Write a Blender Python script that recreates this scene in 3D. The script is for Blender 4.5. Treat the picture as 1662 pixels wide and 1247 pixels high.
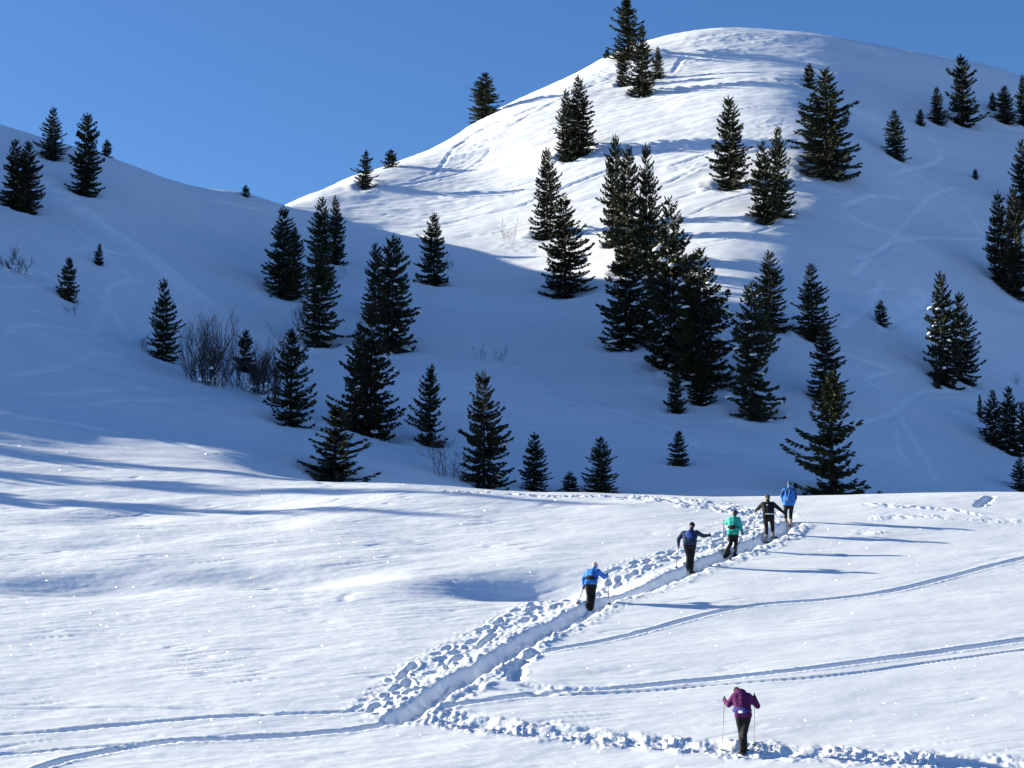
import bpy, bmesh, math, random
import numpy as np
from mathutils import Vector, Matrix

# ------------------------------------------------------------------ clear
for o in list(bpy.data.objects): bpy.data.objects.remove(o)
scene = bpy.context.scene
C = scene.collection
R = math.radians

# ------------------------------------------------------------------ camera
F, CX, CY, HOR = 3000.0, 831.0, 623.5, 1000.0      # photo focal length, centre, eye level (photo pixels)
PITCH = math.atan((HOR - CY) / F)
cam = bpy.data.objects.new('camera', bpy.data.cameras.new('camera'))
C.objects.link(cam); scene.camera = cam
cam.location = (0, 0, 0); cam.rotation_euler = (math.pi / 2 + PITCH, 0, 0)
cam.data.sensor_width = 36; cam.data.lens = 36 * F / 1662
cam.data.clip_start = 0.5; cam.data.clip_end = 8000

# ------------------------------------------------------------------ sky, sun, exposure
SUN_EL, SUN_FWD = 16.0, 13.0           # sun height; degrees beyond square-left of the view
world = bpy.data.worlds.new('World'); scene.world = world; world.use_nodes = True
nt = world.node_tree; bg = nt.nodes['Background']
sky = nt.nodes.new('ShaderNodeTexSky'); sky.sky_type = 'NISHITA'; sky.sun_disc = False
sd = Vector((-math.cos(R(SUN_EL)) * math.cos(R(SUN_FWD)), math.cos(R(SUN_EL)) * math.sin(R(SUN_FWD)), math.sin(R(SUN_EL))))
sky.sun_elevation = R(SUN_EL); sky.sun_rotation = math.atan2(sd.x, sd.y)
sky.altitude = 1800; sky.air_density = 1.0; sky.dust_density = 3.0; sky.ozone_density = 7.0
nt.links.new(sky.outputs[0], bg.inputs[0]); bg.inputs[1].default_value = 0.077
sun = bpy.data.objects.new('sun', bpy.data.lights.new('sun', 'SUN')); C.objects.link(sun)
sun.data.energy = 5.0; sun.data.angle = R(0.53); sun.data.color = (1.0, 0.945, 0.75)
sun.rotation_euler = (-sd).to_track_quat('-Z', 'Y').to_euler()
scene.view_settings.view_transform = 'Standard'; scene.view_settings.look = 'None'
scene.view_settings.gamma = 1; scene.view_settings.use_curve_mapping = False
scene.view_settings.exposure = 1.26

# ------------------------------------------------------------------ helpers
def ray(px, py):
    cx, cy = (px - CX) / F, (CY - py) / F
    return np.array([cx, math.cos(PITCH) - math.sin(PITCH) * cy, math.sin(PITCH) + math.cos(PITCH) * cy])
def at(px, py, d):                      # the point seen at a photo pixel, d metres ahead
    v = ray(px, py); return v * (d / v[1])

def _h(ix, iy, seed):
    n = (ix.astype(np.int64) * 374761393 + iy.astype(np.int64) * 668265263 + seed * 1442695041) & 0xffffffff
    n = ((n ^ (n >> 13)) * 1274126177) & 0xffffffff
    return ((n ^ (n >> 16)) & 0xffff) / 65535.0 * 2 * math.pi
def perlin(x, y, seed=0):
    x = np.asarray(x, float); y = np.asarray(y, float)
    ix = np.floor(x); iy = np.floor(y); fx = x - ix; fy = y - iy
    u = fx * fx * fx * (fx * (fx * 6 - 15) + 10); v = fy * fy * fy * (fy * (fy * 6 - 15) + 10)
    def g(ax, ay):
        a = _h(ix + ax, iy + ay, seed); return np.cos(a) * (fx - ax) + np.sin(a) * (fy - ay)
    a = g(0, 0) * (1 - u) + g(1, 0) * u; b = g(0, 1) * (1 - u) + g(1, 1) * u
    return (a * (1 - v) + b * v) * 1.4
def fbm(x, y, seed=0, oct=3, gain=.5):
    s = 0; a = 1
    for k in range(oct):
        s = s + a * perlin(x, y, seed + 17 * k); x = x * 2.03; y = y * 2.03; a *= gain
    return s
def sstep(a, b, x):
    t = np.clip((x - a) / (b - a), 0, 1); return t * t * (3 - 2 * t)

# ------------------------------------------------------------------ terrain: broad form through control points
cps = []
def cp(px, py, d): cps.append(at(px, py, d))
def wp(x, y, z): cps.append(np.array([x, y, z], float))
def plane_d(py): return 14.775 / (.255 - (HOR - py) / F)
for px in (-60, 160, 400, 640, 880, 1120, 1360, 1600, 1760):        # sunlit foreground slope
    for py in (1247, 1140, 1040, 960, 900, 862): cp(px, py, plane_d(py))
for px, cy_, dd in ((640, 784, 81), (780, 793, 80.5), (930, 800, 80), (1090, 804, 79.5), (1260, 806, 79.5), (1420, 801, 80), (1560, 798, 80.5), (1700, 799, 80.5)):
    p = at(px, cy_, dd); cps.append(p)                              # crest, then the drop into the hollow
    q = at(px, cy_ + 16, dd - 4.2); cps.append(q)
    wp(p[0] * 1.05, dd + 4.5, p[2] - .35); wp(p[0] * 1.12, dd + 10, p[2] - 1.4)
for px, rows in ((-60, ((820, 76.3), (770, 81), (725, 86), (680, 91), (630, 97))), (180, ((820, 76.5), (770, 82), (735, 89), (700, 96.5), (650, 105))),
                 (400, ((820, 76.5), (785, 80.5), (760, 87), (735, 94), (700, 102)))):
    for py, d in rows: cp(px, py, d)
# left hill
for a in ((0, 560, 109), (0, 480, 121), (0, 400, 135), (0, 310, 153), (0, 240, 165), (0, 203, 173),
          (150, 600, 112), (150, 500, 128), (150, 400, 142), (150, 310, 158), (175, 260, 172),
          (300, 612, 119), (300, 540, 133), (300, 450, 145), (300, 370, 162), (290, 299, 180),
          (440, 660, 111), (560, 712, 105), (690, 768, 99),
          (430, 600, 131), (450, 520, 144), (450, 430, 160), (420, 350, 177), (400, 314, 184), (500, 318, 200), (500, 335, 195), (560, 340, 195), (620, 360, 191), (700, 385, 184),
          (515, 640, 126), (600, 700, 118), (700, 735, 111), (790, 783, 104.5), (600, 600, 131), (620, 520, 147), (600, 430, 168), (580, 385, 184),
          (700, 640, 125), (700, 540, 144), (720, 460, 162)): cp(*a)
# main hill
for a in ((930, 797, 105), (930, 700, 122), (930, 600, 139), (930, 520, 153), (900, 460, 166), (900, 390, 180), (900, 320, 194), (900, 240, 210),
          (740, 400, 180), (740, 330, 196), (760, 270, 211),
          (530, 312, 211), (640, 268, 219), (800, 184, 238), (900, 134, 248), (985, 90, 256), (1100, 56, 263), (1200, 48, 267), (1310, 55, 269), (1450, 82, 270), (1670, 131, 268),
          (1060, 250, 203), (1060, 160, 225), (1180, 121, 231), (1180, 100, 244), (1060, 110, 243), (1280, 124, 229), (1290, 105, 243),
          (1050, 340, 184), (1050, 430, 166), (1050, 520, 150), (1100, 610, 136), (1150, 700, 121), (1150, 799, 105),
          (1200, 290, 192), (1210, 380, 173), (1220, 460, 158), (1230, 540, 146), (1240, 640, 131),
          (1345, 290, 192), (1390, 230, 207), (1330, 380, 176), (1330, 470, 161), (1340, 560, 146), (1350, 650, 131), (1350, 797, 108),
          (1480, 260, 211), (1480, 340, 194), (1480, 430, 175), (1480, 530, 160), (1480, 620, 146), (1500, 700, 133), (1500, 795, 116),
          (1560, 200, 233), (1650, 195, 240), (1660, 300, 214), (1660, 400, 196), (1660, 500, 178), (1660, 600, 162), (1660, 700, 144), (1660, 793, 128)): cp(*a)
for a in ((0, 203, 173), (175, 260, 172), (290, 299, 180), (400, 314, 187), (640, 268, 219), (800, 184, 238), (985, 90, 256), (1200, 48, 267), (1450, 82, 270), (1670, 131, 268)):
    p = at(*a); k = 1 + 22 / a[2]; wp(p[0] * k, p[1] + 22, p[2] - (2.5 if a[2] > 200 else 5)); wp(p[0] * 1.25, p[1] + 70, p[2] - 28)
# surroundings out of frame; the unseen left hill is raised to shade the hollow
for a in ((0, 0, -1.75), (-14, 0, -1.9), (14, 0, -2), (0, 15, -3.6), (0, 30, -5.4), (-15, 28, -5), (16, 28, -5.4), (-40, 10, -2.5), (40, 10, -4), (-35, 45, -2.2), (35, 45, -3.6),
          (-45, 65, 3.0), (-45, 85, 8.4), (-75, 60, 4), (-75, 95, 17), (-60, 112, 26.5), (-70, 140, 45), (-70, 165, 51), (-80, 190, 54), (-130, 100, 18), (-130, 200, 45), (-130, 0, 0), (0, -60, -9), (-90, -70, -10), (90, -70, -14),
          (45, 65, 1.2), (45, 82, 4.6), (48, 92, 3.5), (50, 108, 4), (80, 60, -2), (80, 100, 1), (90, 150, 12), (95, 210, 40), (100, 268, 60), (130, 0, -12), (150, 120, 8), (170, 240, 35),
          (-130, 320, 10), (-60, 330, 10), (0, 380, 15), (80, 380, 15), (170, 360, 5), (-150, 420, -20), (150, 430, -20)): wp(*a)
P = np.array(cps); PX, PZ = P[:, :2] / 100.0, P[:, 2]
def tps(r2): return np.where(r2 > 1e-12, r2 * np.log(np.maximum(r2, 1e-12)), 0)
n = len(P)
K = tps(((PX[:, None] - PX[None]) ** 2).sum(-1)) + np.eye(n) * 2e-4
Q = np.c_[np.ones(n), PX]
sol = np.linalg.solve(np.block([[K, Q], [Q.T, np.zeros((3, 3))]]), np.r_[PZ, np.zeros(3)])
GX0, GX1, GY0, GY1, GS = -170.0, 190.0, -90.0, 430.0, 1.5
gx = np.arange(GX0, GX1 + .1, GS); gy = np.arange(GY0, GY1 + .1, GS)
BG = np.zeros((len(gy), len(gx)))
for j, yy in enumerate(gy):
    q = np.c_[gx, np.full(len(gx), yy)] / 100
    BG[j] = tps(((q[:, None] - PX[None]) ** 2).sum(-1)) @ sol[:n] + sol[n] + q @ sol[n + 1:]
def base(x, y):
    x = np.asarray(x, float); y = np.asarray(y, float)
    xc = np.clip(x, GX0 + 2 * GS, GX1 - 3 * GS); yc = np.clip(y, GY0 + 2 * GS, GY1 - 3 * GS)
    u = (xc - GX0) / GS; v = (yc - GY0) / GS
    i = np.floor(u).astype(int); j = np.floor(v).astype(int); fu = u - i; fv = v - j
    def w(t): return (-.5 * t + t * t - .5 * t ** 3, 1 - 2.5 * t * t + 1.5 * t ** 3, .5 * t + 2 * t * t - 1.5 * t ** 3, -.5 * t * t + .5 * t ** 3)
    wu, wv = w(fu), w(fv); s = 0
    for b in range(4):
        row = 0
        for a in range(4): row = row + wu[a] * BG[j + b - 1, i + a - 1]
        s = s + wv[b] * row
    out = np.hypot(x - xc, y - yc); k = sstep(0, 250, out)
    return s * (1 - k) + k * -25.0
TT = np.concatenate([np.arange(28, 90, .1), np.arange(90, 420, .3)])
def hit(px, py, fn=base, t0=28):                # where the ray through a photo pixel meets the snow
    v = ray(px, py); v = v / v[1]; t = TT[TT > t0]
    dz = t * v[2] - fn(t * v[0], t)
    k = np.where(dz < 0)[0]
    if len(k) == 0:                              # just over a ridge: take the closest pass
        k0 = int(np.argmin(dz + 1e-4 * t)); return np.array([t[k0] * v[0], t[k0], fn(t[k0] * v[0], t[k0])])
    k = k[0]
    if k == 0: tt = t[0]
    else: tt = t[k - 1] + (t[k] - t[k - 1]) * dz[k - 1] / (dz[k - 1] - dz[k])
    return np.array([tt * v[0], tt, float(fn(np.array(tt * v[0]), np.array(tt)))])

# ------------------------------------------------------------------ tracks in the snow (photo polylines laid on the terrain)
def lay(pts, step):
    w = [hit(*p)[:2] for p in pts]
    w = [2 * w[0] - w[1]] + w + [2 * w[-1] - w[-2]]; out = []
    for k in range(1, len(w) - 2):
        a, b, c, d = w[k - 1:k + 3]; m = max(2, int(np.linalg.norm(c - b) / step))
        for q in range(m):
            t = q / m; out.append(.5 * (2 * b + (c - a) * t + (2 * a - 5 * b + 4 * c - d) * t * t + (3 * b - a - 3 * c + d) * t ** 3))
    out.append(w[-2]); return np.array(out)
class Track:
    def __init__(s, pts, kind, half, depth, rim=0.0, seed=0, step=.7, fade=0.0):
        s.p = lay(pts, step); s.kind, s.half, s.depth, s.rim, s.seed, s.fade = kind, half, depth, rim, seed, fade
        seg = np.linalg.norm(np.diff(s.p, axis=0), axis=1); s.len = np.r_[0, np.cumsum(seg)]
        s.reach = half * 3.2 + .3
        s.lo = s.p.min(0) - s.reach; s.hi = s.p.max(0) + s.reach
    def field(s, x, y):                          # signed distance across and length along, near the track
        near = np.where((x > s.lo[0]) & (x < s.hi[0]) & (y > s.lo[1]) & (y < s.hi[1]))[0]
        if len(near) == 0: return near, None, None
        xs, ys = x[near], y[near]; D = np.full(len(near), 1e9); S = np.zeros(len(near)); G = np.zeros(len(near))
        for k in range(len(s.p) - 1):
            a, b = s.p[k], s.p[k + 1]; ab = b - a; L2 = ab @ ab
            if L2 < 1e-9: continue
            r = s.reach
            m = np.where((xs > min(a[0], b[0]) - r) & (xs < max(a[0], b[0]) + r) & (ys > min(a[1], b[1]) - r) & (ys < max(a[1], b[1]) + r))[0]
            if len(m) == 0: continue
            dx, dy = xs[m] - a[0], ys[m] - a[1]; t = np.clip((dx * ab[0] + dy * ab[1]) / L2, 0, 1)
            ex, ey = dx - t * ab[0], dy - t * ab[1]; d = np.hypot(ex, ey); q = d < D[m]
            D[m[q]] = d[q]; S[m[q]] = (s.len[k] + t * math.sqrt(L2))[q]; G[m[q]] = np.sign(ab[0] * dy - ab[1] * dx)[q]
        ok = D < s.reach
        return near[ok], (D * G)[ok], S[ok]
    def apply(s, x, y):
        idx, d, l = s.field(x, y)
        if len(idx) == 0: return idx, None
        X, Y = x[idx], y[idx]; ad = np.abs(d); h = s.half; L = s.len[-1]
        ends = sstep(0, .6, l) * sstep(0, .6, L - l)
        if s.fade: ends = ends * sstep(0, s.fade, l) * sstep(0, s.fade, L - l)
        if s.kind == 'trench':
            wob = .16 * fbm(l * 1.5, np.sign(d) * 3.7, s.seed, 3); e = ad + wob * h * 2
            z = -s.depth * (1 - sstep(h * .5, h * 1.12, e)) * (1 + .22 * fbm(X * 2.2, Y * 2.2, s.seed + 5, 3) + .10 * np.sin(l * 2 * math.pi / .62 + 2 * np.sign(d)))
            lum = np.abs(perlin(X * 3.6, Y * 3.6, s.seed + 9)) + .6 * np.abs(perlin(X * 8, Y * 8, s.seed + 3)) * (perlin(X * 1.1, Y * 1.1, s.seed + 8) > -.1)
            bank = sstep(h * .8, h * 1.2, e) * (1 - sstep(h * 1.5, h * 2.8, e))
            z = z + bank * s.rim * (.35 + 1.3 * lum) * np.where(d < 0, .62, 1.0)
        elif s.kind == 'lumps':                  # churned, trodden snow
            e = ad * (1 + .35 * fbm(X * 1.2, Y * 1.2, s.seed, 2)); m = 1 - sstep(h * .55, h * 1.25, e)
            lum = .55 * perlin(X * 2.3, Y * 2.3, s.seed) + (1.15 * np.abs(perlin(X * 5.2, Y * 5.2, s.seed + 2)) + .6 * np.abs(perlin(X * 11, Y * 11, s.seed + 4))) * (.35 + .65 * sstep(-.25, .3, perlin(X * .8, Y * .8, s.seed + 6)))
            z = m * (s.rim * (lum - .1) - s.depth * np.exp(-(d / (h * .55)) ** 2))
        elif s.kind == 'prints':                 # rows of deep snowshoe prints
            z = 0 * d; rg = random.Random(s.seed * 7 + 1); np_ = int(L / .19)
            for k in range(np_):
                c0 = (k + rg.random()) * L / np_; c1 = rg.choice((-.62, -.1, .5)) * h + rg.uniform(-.14, .14); ta = rg.uniform(-.45, .45); dp = rg.uniform(.4, 1.25); ll = rg.uniform(.15, .27); lw = rg.uniform(.085, .13)
                q = np.where((np.abs(l - c0) < .8) & (np.abs(d - c1) < .6))[0]
                if len(q) == 0: continue
                u = (l[q] - c0) * math.cos(ta) + (d[q] - c1) * math.sin(ta); v = (d[q] - c1) * math.cos(ta) - (l[q] - c0) * math.sin(ta); e2 = (u / ll) ** 2 + (v / lw) ** 2
                z[q] += -s.depth * dp * np.exp(-e2 ** 2) + s.rim * dp * np.exp(-((np.sqrt(e2) - 1.5) / .4) ** 2) * (.5 + .5 * (u > 0))
            m = 1 - sstep(h * .8, h * 1.5, ad)
            z = (z + s.rim * 1.2 * np.abs(perlin(X * 5, Y * 5, s.seed + 3)) + s.rim * .8 * perlin(X * 9, Y * 9, s.seed + 7)) * m
        else:                                    # ski groove
            wv = 1 + .35 * perlin(l * .5, 0 * l, s.seed)
            z = -s.depth * wv * np.exp(-(ad / h) ** 4) + s.rim * np.exp(-((ad - h * 1.5) / (h * .6)) ** 2) * (.7 + .8 * np.abs(perlin(X * 3 / h * .2, Y * 3 / h * .2, s.seed)))
        return idx, z * ends
T = Track
near_tracks = [
    T([(628, 1176), (662, 1160), (720, 1122), (790, 1080), (865, 1036), (930, 1002), (1010, 962), (1110, 928), (1190, 896), (1250, 872), (1292, 846)], 'trench', .38, .24, .055, 1, .6),
    T([(585, 1160), (690, 1085), (780, 1035), (870, 985), (950, 952), (1040, 915), (1130, 888), (1200, 862), (1240, 842)], 'prints', .66, .11, .022, 2, .6),
    T([(640, 1170), (720, 1122), (790, 1080), (865, 1036), (930, 1002), (1010, 962), (1110, 928), (1190, 896), (1250, 872)], 'prints', .24, .07, .02, 22, .6),
    T([(600, 1172), (640, 1166), (690, 1166)], 'lumps', .5, .05, .08, 23, .5),
    T([(1300, 838), (1230, 832), (1160, 822), (1090, 813), (1040, 808), (1000, 806)], 'lumps', 1.0, .05, .10, 3),
    T([(1310, 850), (1290, 870), (1240, 892), (1180, 915)], 'lumps', .38, .0, .05, 4),
    T([(680, 1160), (760, 1174), (840, 1184), (920, 1191), (1010, 1200), (1110, 1208), (1215, 1220), (1330, 1224), (1480, 1234), (1600, 1242), (1720, 1252)], 'lumps', .72, .10, .10, 5, .6),
    T([(690, 1168), (740, 1140), (800, 1100), (850, 1062), (900, 1032), (960, 1008)], 'lumps', .30, .02, .09, 6, .6),
    T([(880, 1052), (848, 1072), (835, 1090), (838, 1108)], 'lumps', .34, .22, .12, 7, .5),
    T([(838, 1108), (870, 1114), (930, 1118), (990, 1117)], 'lumps', .22, .10, .08, 8, .5),
    T([(660, 1168), (560, 1186), (430, 1196), (330, 1202), (250, 1209), (170, 1222), (110, 1234), (40, 1256)], 'ski', .13, .12, .03, 9),
    T([(330, 1202), (200, 1211), (90, 1217), (-30, 1228)], 'ski', .10, .09, .025, 10),
    T([(620, 1150), (520, 1156), (440, 1160), (330, 1167), (200, 1178), (100, 1187), (-30, 1195)], 'ski', .10, .09, .02, 11),
    T([(450, 1158), (350, 1152), (230, 1149), (100, 1150), (-30, 1151)], 'ski', .09, .06, .01, 12),
    T([(868, 1060), (930, 1050), (1000, 1036), (1080, 1015), (1150, 998), (1240, 982), (1350, 971), (1450, 958), (1520, 943), (1590, 924), (1700, 898)], 'ski', .11, .11, .025, 13),
    T([(700, 1150), (780, 1140), (860, 1129), (950, 1121), (1050, 1112), (1150, 1102), (1250, 1093), (1350, 1082), (1450, 1068), (1560, 1053), (1720, 1030)], 'ski', .13, .12, .03, 14),
    T([(760, 1136), (900, 1130), (1010, 1124), (1150, 1112), (1260, 1105), (1380, 1094), (1500, 1076), (1600, 1063), (1720, 1046)], 'ski', .07, .05, .01, 15),
    T([(745, 1118), (820, 1120), (900, 1125), (960, 1120)], 'ski', .10, .08, .03, 16),
    T([(1586, 824), (1598, 814), (1612, 806)], 'lumps', .3, .22, .12, 17, .4),
    T([(1400, 843), (1470, 838), (1560, 842), (1640, 846), (1720, 850)], 'lumps', .5, .0, .05, 18),
    T([(1395, 816), (1460, 822), (1530, 826), (1600, 838)], 'prints', .3, .05, .02, 19),
    T([(1365, 868), (1410, 866), (1450, 870)], 'lumps', .4, .0, .05, 20),
    T([(1010, 806), (900, 806), (800, 800), (700, 796)], 'prints', .25, .05, .03, 21),
]
far_lines = [
    ([(0, 468), (50, 463), (100, 457)], .5), ([(10, 548), (22, 532), (70, 531), (140, 538), (165, 520), (175, 495), (178, 468), (215, 459), (245, 456)], .5),
    ([(178, 468), (182, 500), (200, 530), (212, 552)], .4), ([(125, 554), (160, 549), (195, 545)], .5), ([(20, 638), (110, 636), (190, 632), (232, 630), (205, 617), (165, 606)], .45),
    ([(70, 658), (120, 655), (190, 649), (270, 648), (355, 646)], .45), ([(0, 682), (80, 688), (170, 700), (260, 716), (350, 735), (450, 753)], .55),
    ([(60, 285), (120, 335), (190, 380), (240, 412), (300, 455), (345, 498)], .9), ([(115, 405), (160, 403), (215, 415)], .6), ([(70, 275), (150, 350), (230, 400), (280, 440)], .5),
    ([(625, 306), (690, 296), (745, 280), (785, 258), (798, 240)], .6), ([(560, 338), (640, 336), (740, 325), (840, 303), (960, 265)], .45),
    ([(565, 362), (690, 366), (760, 352), (840, 335), (930, 300), (1010, 268)], .7), ([(730, 385), (800, 378), (900, 355), (1000, 330)], .4),
    ([(735, 245), (780, 212), (830, 190), (890, 165)], .7), ([(700, 285), (740, 240), (760, 228)], .5), ([(820, 210), (870, 180), (930, 150), (1000, 125)], .6),
    ([(1070, 300), (1150, 268), (1230, 245), (1300, 228)], .6), ([(1080, 275), (1150, 250), (1260, 222)], .6), ([(1110, 350), (1180, 325), (1260, 305)], .5),
    ([(1380, 455), (1420, 418), (1455, 395), (1520, 389), (1600, 385)], .5), ([(1530, 430), (1500, 405), (1455, 385), (1400, 366), (1370, 346), (1385, 332), (1470, 320)], .6),
    ([(1432, 450), (1425, 480), (1400, 510), (1365, 535)], .45), ([(1465, 440), (1490, 462), (1505, 490), (1460, 518), (1420, 545)], .6),
    ([(1440, 545), (1465, 568), (1500, 595)], .4), ([(1365, 575), (1410, 590), (1450, 605), (1410, 620), (1440, 640), (1460, 655)], .5),
    ([(1460, 665), (1475, 700), (1500, 740), (1530, 790)], .5), ([(1455, 690), (1465, 740), (1515, 785)], .4),
    ([(1500, 215), (1530, 250), (1500, 272), (1445, 290)], .6), ([(1590, 210), (1640, 225), (1662, 235)], .5), ([(1150, 100), (1110, 95), (1090, 120)], .8),
    ([(590, 352), (700, 345), (800, 325), (880, 300)], .4), ([(640, 322), (720, 318), (800, 300), (870, 280)], .35), ([(660, 300), (740, 270), (780, 250)], .4), ([(850, 235), (900, 210), (980, 190)], .4),
    ([(1080, 330), (1160, 300), (1250, 280)], .4), ([(1060, 200), (1150, 190), (1240, 175)], .5), ([(1110, 400), (1200, 385), (1300, 360)], .4), ([(960, 420), (1000, 412), (1060, 400)], .4),
    ([(40, 430), (120, 470), (190, 540), (260, 590)], .4), ([(90, 345), (170, 410), (230, 470)], .4), ([(0, 610), (90, 600), (160, 575), (230, 590)], .4), ([(330, 480), (280, 500), (230, 540)], .35), ([(20, 500), (110, 515), (150, 545)], .35),
    ([(1400, 480), (1450, 470), (1490, 500), (1560, 520)], .4), ([(1350, 700), (1430, 680), (1500, 640), (1580, 640)], .4), ([(1560, 300), (1500, 330), (1440, 400), (1380, 430)], .4), ([(1420, 250), (1480, 280), (1560, 330), (1600, 385)], .4),
    ([(850, 640), (960, 660), (1060, 690), (1150, 740)], .35), ([(740, 560), (840, 600), (930, 680)], .3),
    ([(330, 325), (380, 332), (440, 343)], .5), ([(410, 365), (440, 368), (520, 375)], .4), ([(560, 345), (650, 350), (720, 360)], .4)]
lit = lambda p: 560 < p[0][0] < 1310 and p[0][1] < 400
far_tracks = [T(p, 'ski', w * (.42 if lit(p) else .55), (.06 + .08 * w) if lit(p) else .07, .05, 100 + k, 1.6, 1.5) for k, (p, w) in enumerate(far_lines)]
far_tracks += [T(p, 'lumps', w, .0, a, 150 + k, 1.6, 1.5) for k, (p, w, a) in enumerate((([(1075, 270), (1110, 275), (1150, 272)], 1.6, .15), ([(725, 262), (790, 225), (840, 205)], 2.2, .10),
    ([(760, 205), (800, 212), (850, 190)], 1.5, .14), ([(1090, 100), (1150, 95), (1210, 75)], 2.5, .10), ([(1100, 70), (1200, 62), (1280, 75)], 2.5, .10), ([(1060, 120), (1000, 112), (930, 150)], 2.5, .14),
    ([(1260, 190), (1230, 215), (1150, 240)], 1.8, .09), ([(1180, 140), (1260, 128), (1290, 135)], 1.6, .10), ([(1340, 295), (1390, 290), (1400, 296)], 1.0, .2), ([(800, 395), (860, 402), (960, 408)], 1.5, .12),
    ([(1370, 180), (1420, 190), (1450, 200)], 2.0, .12), ([(60, 280), (130, 340), (220, 400), (340, 500)], 1.2, .14), ([(1440, 530), (1500, 490), (1505, 470)], 1.4, .14)))]

dip_c = hit(800, 946)
def height(x, y, near=True):
    x = np.atleast_1d(np.asarray(x, float)); y = np.atleast_1d(np.asarray(y, float)); sh = x.shape; x = x.ravel(); y = y.ravel()
    z = base(x, y)
    fg = 1 - sstep(84, 96, y); left = sstep(9, -4, x) * fg
    # undulating wind drifts
    xr, yr = x * .97 + y * .26, y * .97 - x * .26
    z = z + fg * (.05 * fbm(xr / 7, yr / 3.2, 3, 3)) + left * sstep(57, 63, y) * (.09 * fbm(xr / 6.5, yr / 2.6, 8, 2))
    z = z + (1 - fg) * (.30 * fbm(x / 22, y / 14, 31, 2) + .06 * fbm(xr / 5, yr / 2.5, 33, 3))
    hill = sstep(170, 200, y) * sstep(50, 15, x - (y - 200) * .1)
    z = z + hill * (.10 * fbm(xr / 7, yr / 1.8, 41, 4, .6) + .035 * sstep(-.1, .35, perlin(x / 14, y / 10, 47)) * fbm(xr / 1.6, yr / .9, 45, 2))
    # hollow behind a drift, and softer ones to its left
    for cx_, cy_, wl, wr, wy, dp in ((dip_c[0] + 1.7, dip_c[1] - .1, 3.3, 2.7, 1.5, .74), (dip_c[0] - 5.5, dip_c[1] + .2, 4.0, 2.5, 1.2, .16), (dip_c[0] - 3.0, dip_c[1] + .3, 2.6, 2.4, 1.9, -.10), (-8.0, 63.5, 5, 3.2, 1.2, .32), (-14.2, 62.4, 3.8, 3.0, 1.2, .40), (-9.5, 71.5, 2.5, 1.4, 1.2, .16), (-15.5, 73.5, 3, 1.6, 1.4, .22)):
        dx = x - cx_; k = np.where(dx < 0, np.exp(-np.abs(dx / wl) ** 2 * 1.3), np.exp(-(dx / wr) ** 2))
        z = z - dp * k * np.exp(-np.abs((y - cy_ - .08 * dx) / wy) ** 2.6)
    if near:
        m = fg > 0
        xm, ym = xr[m], yr[m]
        crust = fbm(xm / 1.3, ym / .34, 51, 3, .6); step_ = np.abs(perlin(xm / 2.6, ym / .55, 57))
        z[m] += (.0095 * crust - .024 * np.clip(.16 - step_, 0, 1) / .16 * sstep(.0, .45, perlin(xm / 4, ym / 2, 59))) * fg[m] * (.55 + .9 * left[m])
        for t in near_tracks:
            i, dz = t.apply(x, y)
            if len(i): z[i] += dz
    for t in far_tracks:
        i, dz = t.apply(x, y)
        if len(i): z[i] += dz
    return z.reshape(sh)
def ground(px, py): 
    b = hit(px, py); 
    if b[1] > 92: return np.array([b[0], b[1], float(height(b[0], b[1], False)[0])])
    v = ray(px, py); v = v / v[1]; t = np.arange(b[1] - 3, b[1] + 3, .02)
    dz = t * v[2] - height(t * v[0], t); k = np.where(dz < 0)[0]; tt = t[k[0]] if len(k) else b[1]
    return np.array([tt * v[0], tt, float(height(tt * v[0], tt)[0])])

# ------------------------------------------------------------------ materials
def mat(name, col=(.5, .5, .5), rough=.7, spec=.3):
    m = bpy.data.materials.new(name); m.use_nodes = True; b = m.node_tree.nodes['Principled BSDF']
    b.inputs['Base Color'].default_value = (*col, 1); b.inputs['Roughness'].default_value = rough; b.inputs['Specular IOR Level'].default_value = spec
    return m
def noisy(m, c1, c2, scale, bump=0.0, detail=3, stretch=(1, 1, 1), bscale=None, bdist=.02):
    t = m.node_tree; b = t.nodes['Principled BSDF']; N = t.nodes.new; Lk = t.links.new
    tc = N('ShaderNodeTexCoord'); mp = N('ShaderNodeMapping'); mp.inputs['Scale'].default_value = stretch
    Lk(tc.outputs['Object'], mp.inputs[0]); nz = N('ShaderNodeTexNoise'); nz.inputs['Scale'].default_value = scale; nz.inputs['Detail'].default_value = detail
    Lk(mp.outputs[0], nz.inputs['Vector']); rp = N('ShaderNodeValToRGB'); rp.color_ramp.elements[0].color = (*c1, 1); rp.color_ramp.elements[1].color = (*c2, 1)
    rp.color_ramp.elements[0].position = .3; rp.color_ramp.elements[1].position = .7
    Lk(nz.outputs[0], rp.inputs[0]); Lk(rp.outputs[0], b.inputs['Base Color'])
    if bump:
        n2 = nz
        if bscale: n2 = N('ShaderNodeTexNoise'); n2.inputs['Scale'].default_value = bscale; n2.inputs['Detail'].default_value = 4; Lk(mp.outputs[0], n2.inputs['Vector'])
        bp = N('ShaderNodeBump'); bp.inputs['Strength'].default_value = bump; bp.inputs['Distance'].default_value = bdist
        Lk(n2.outputs[0], bp.inputs['Height']); Lk(bp.outputs[0], b.inputs['Normal'])
    return m
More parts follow.
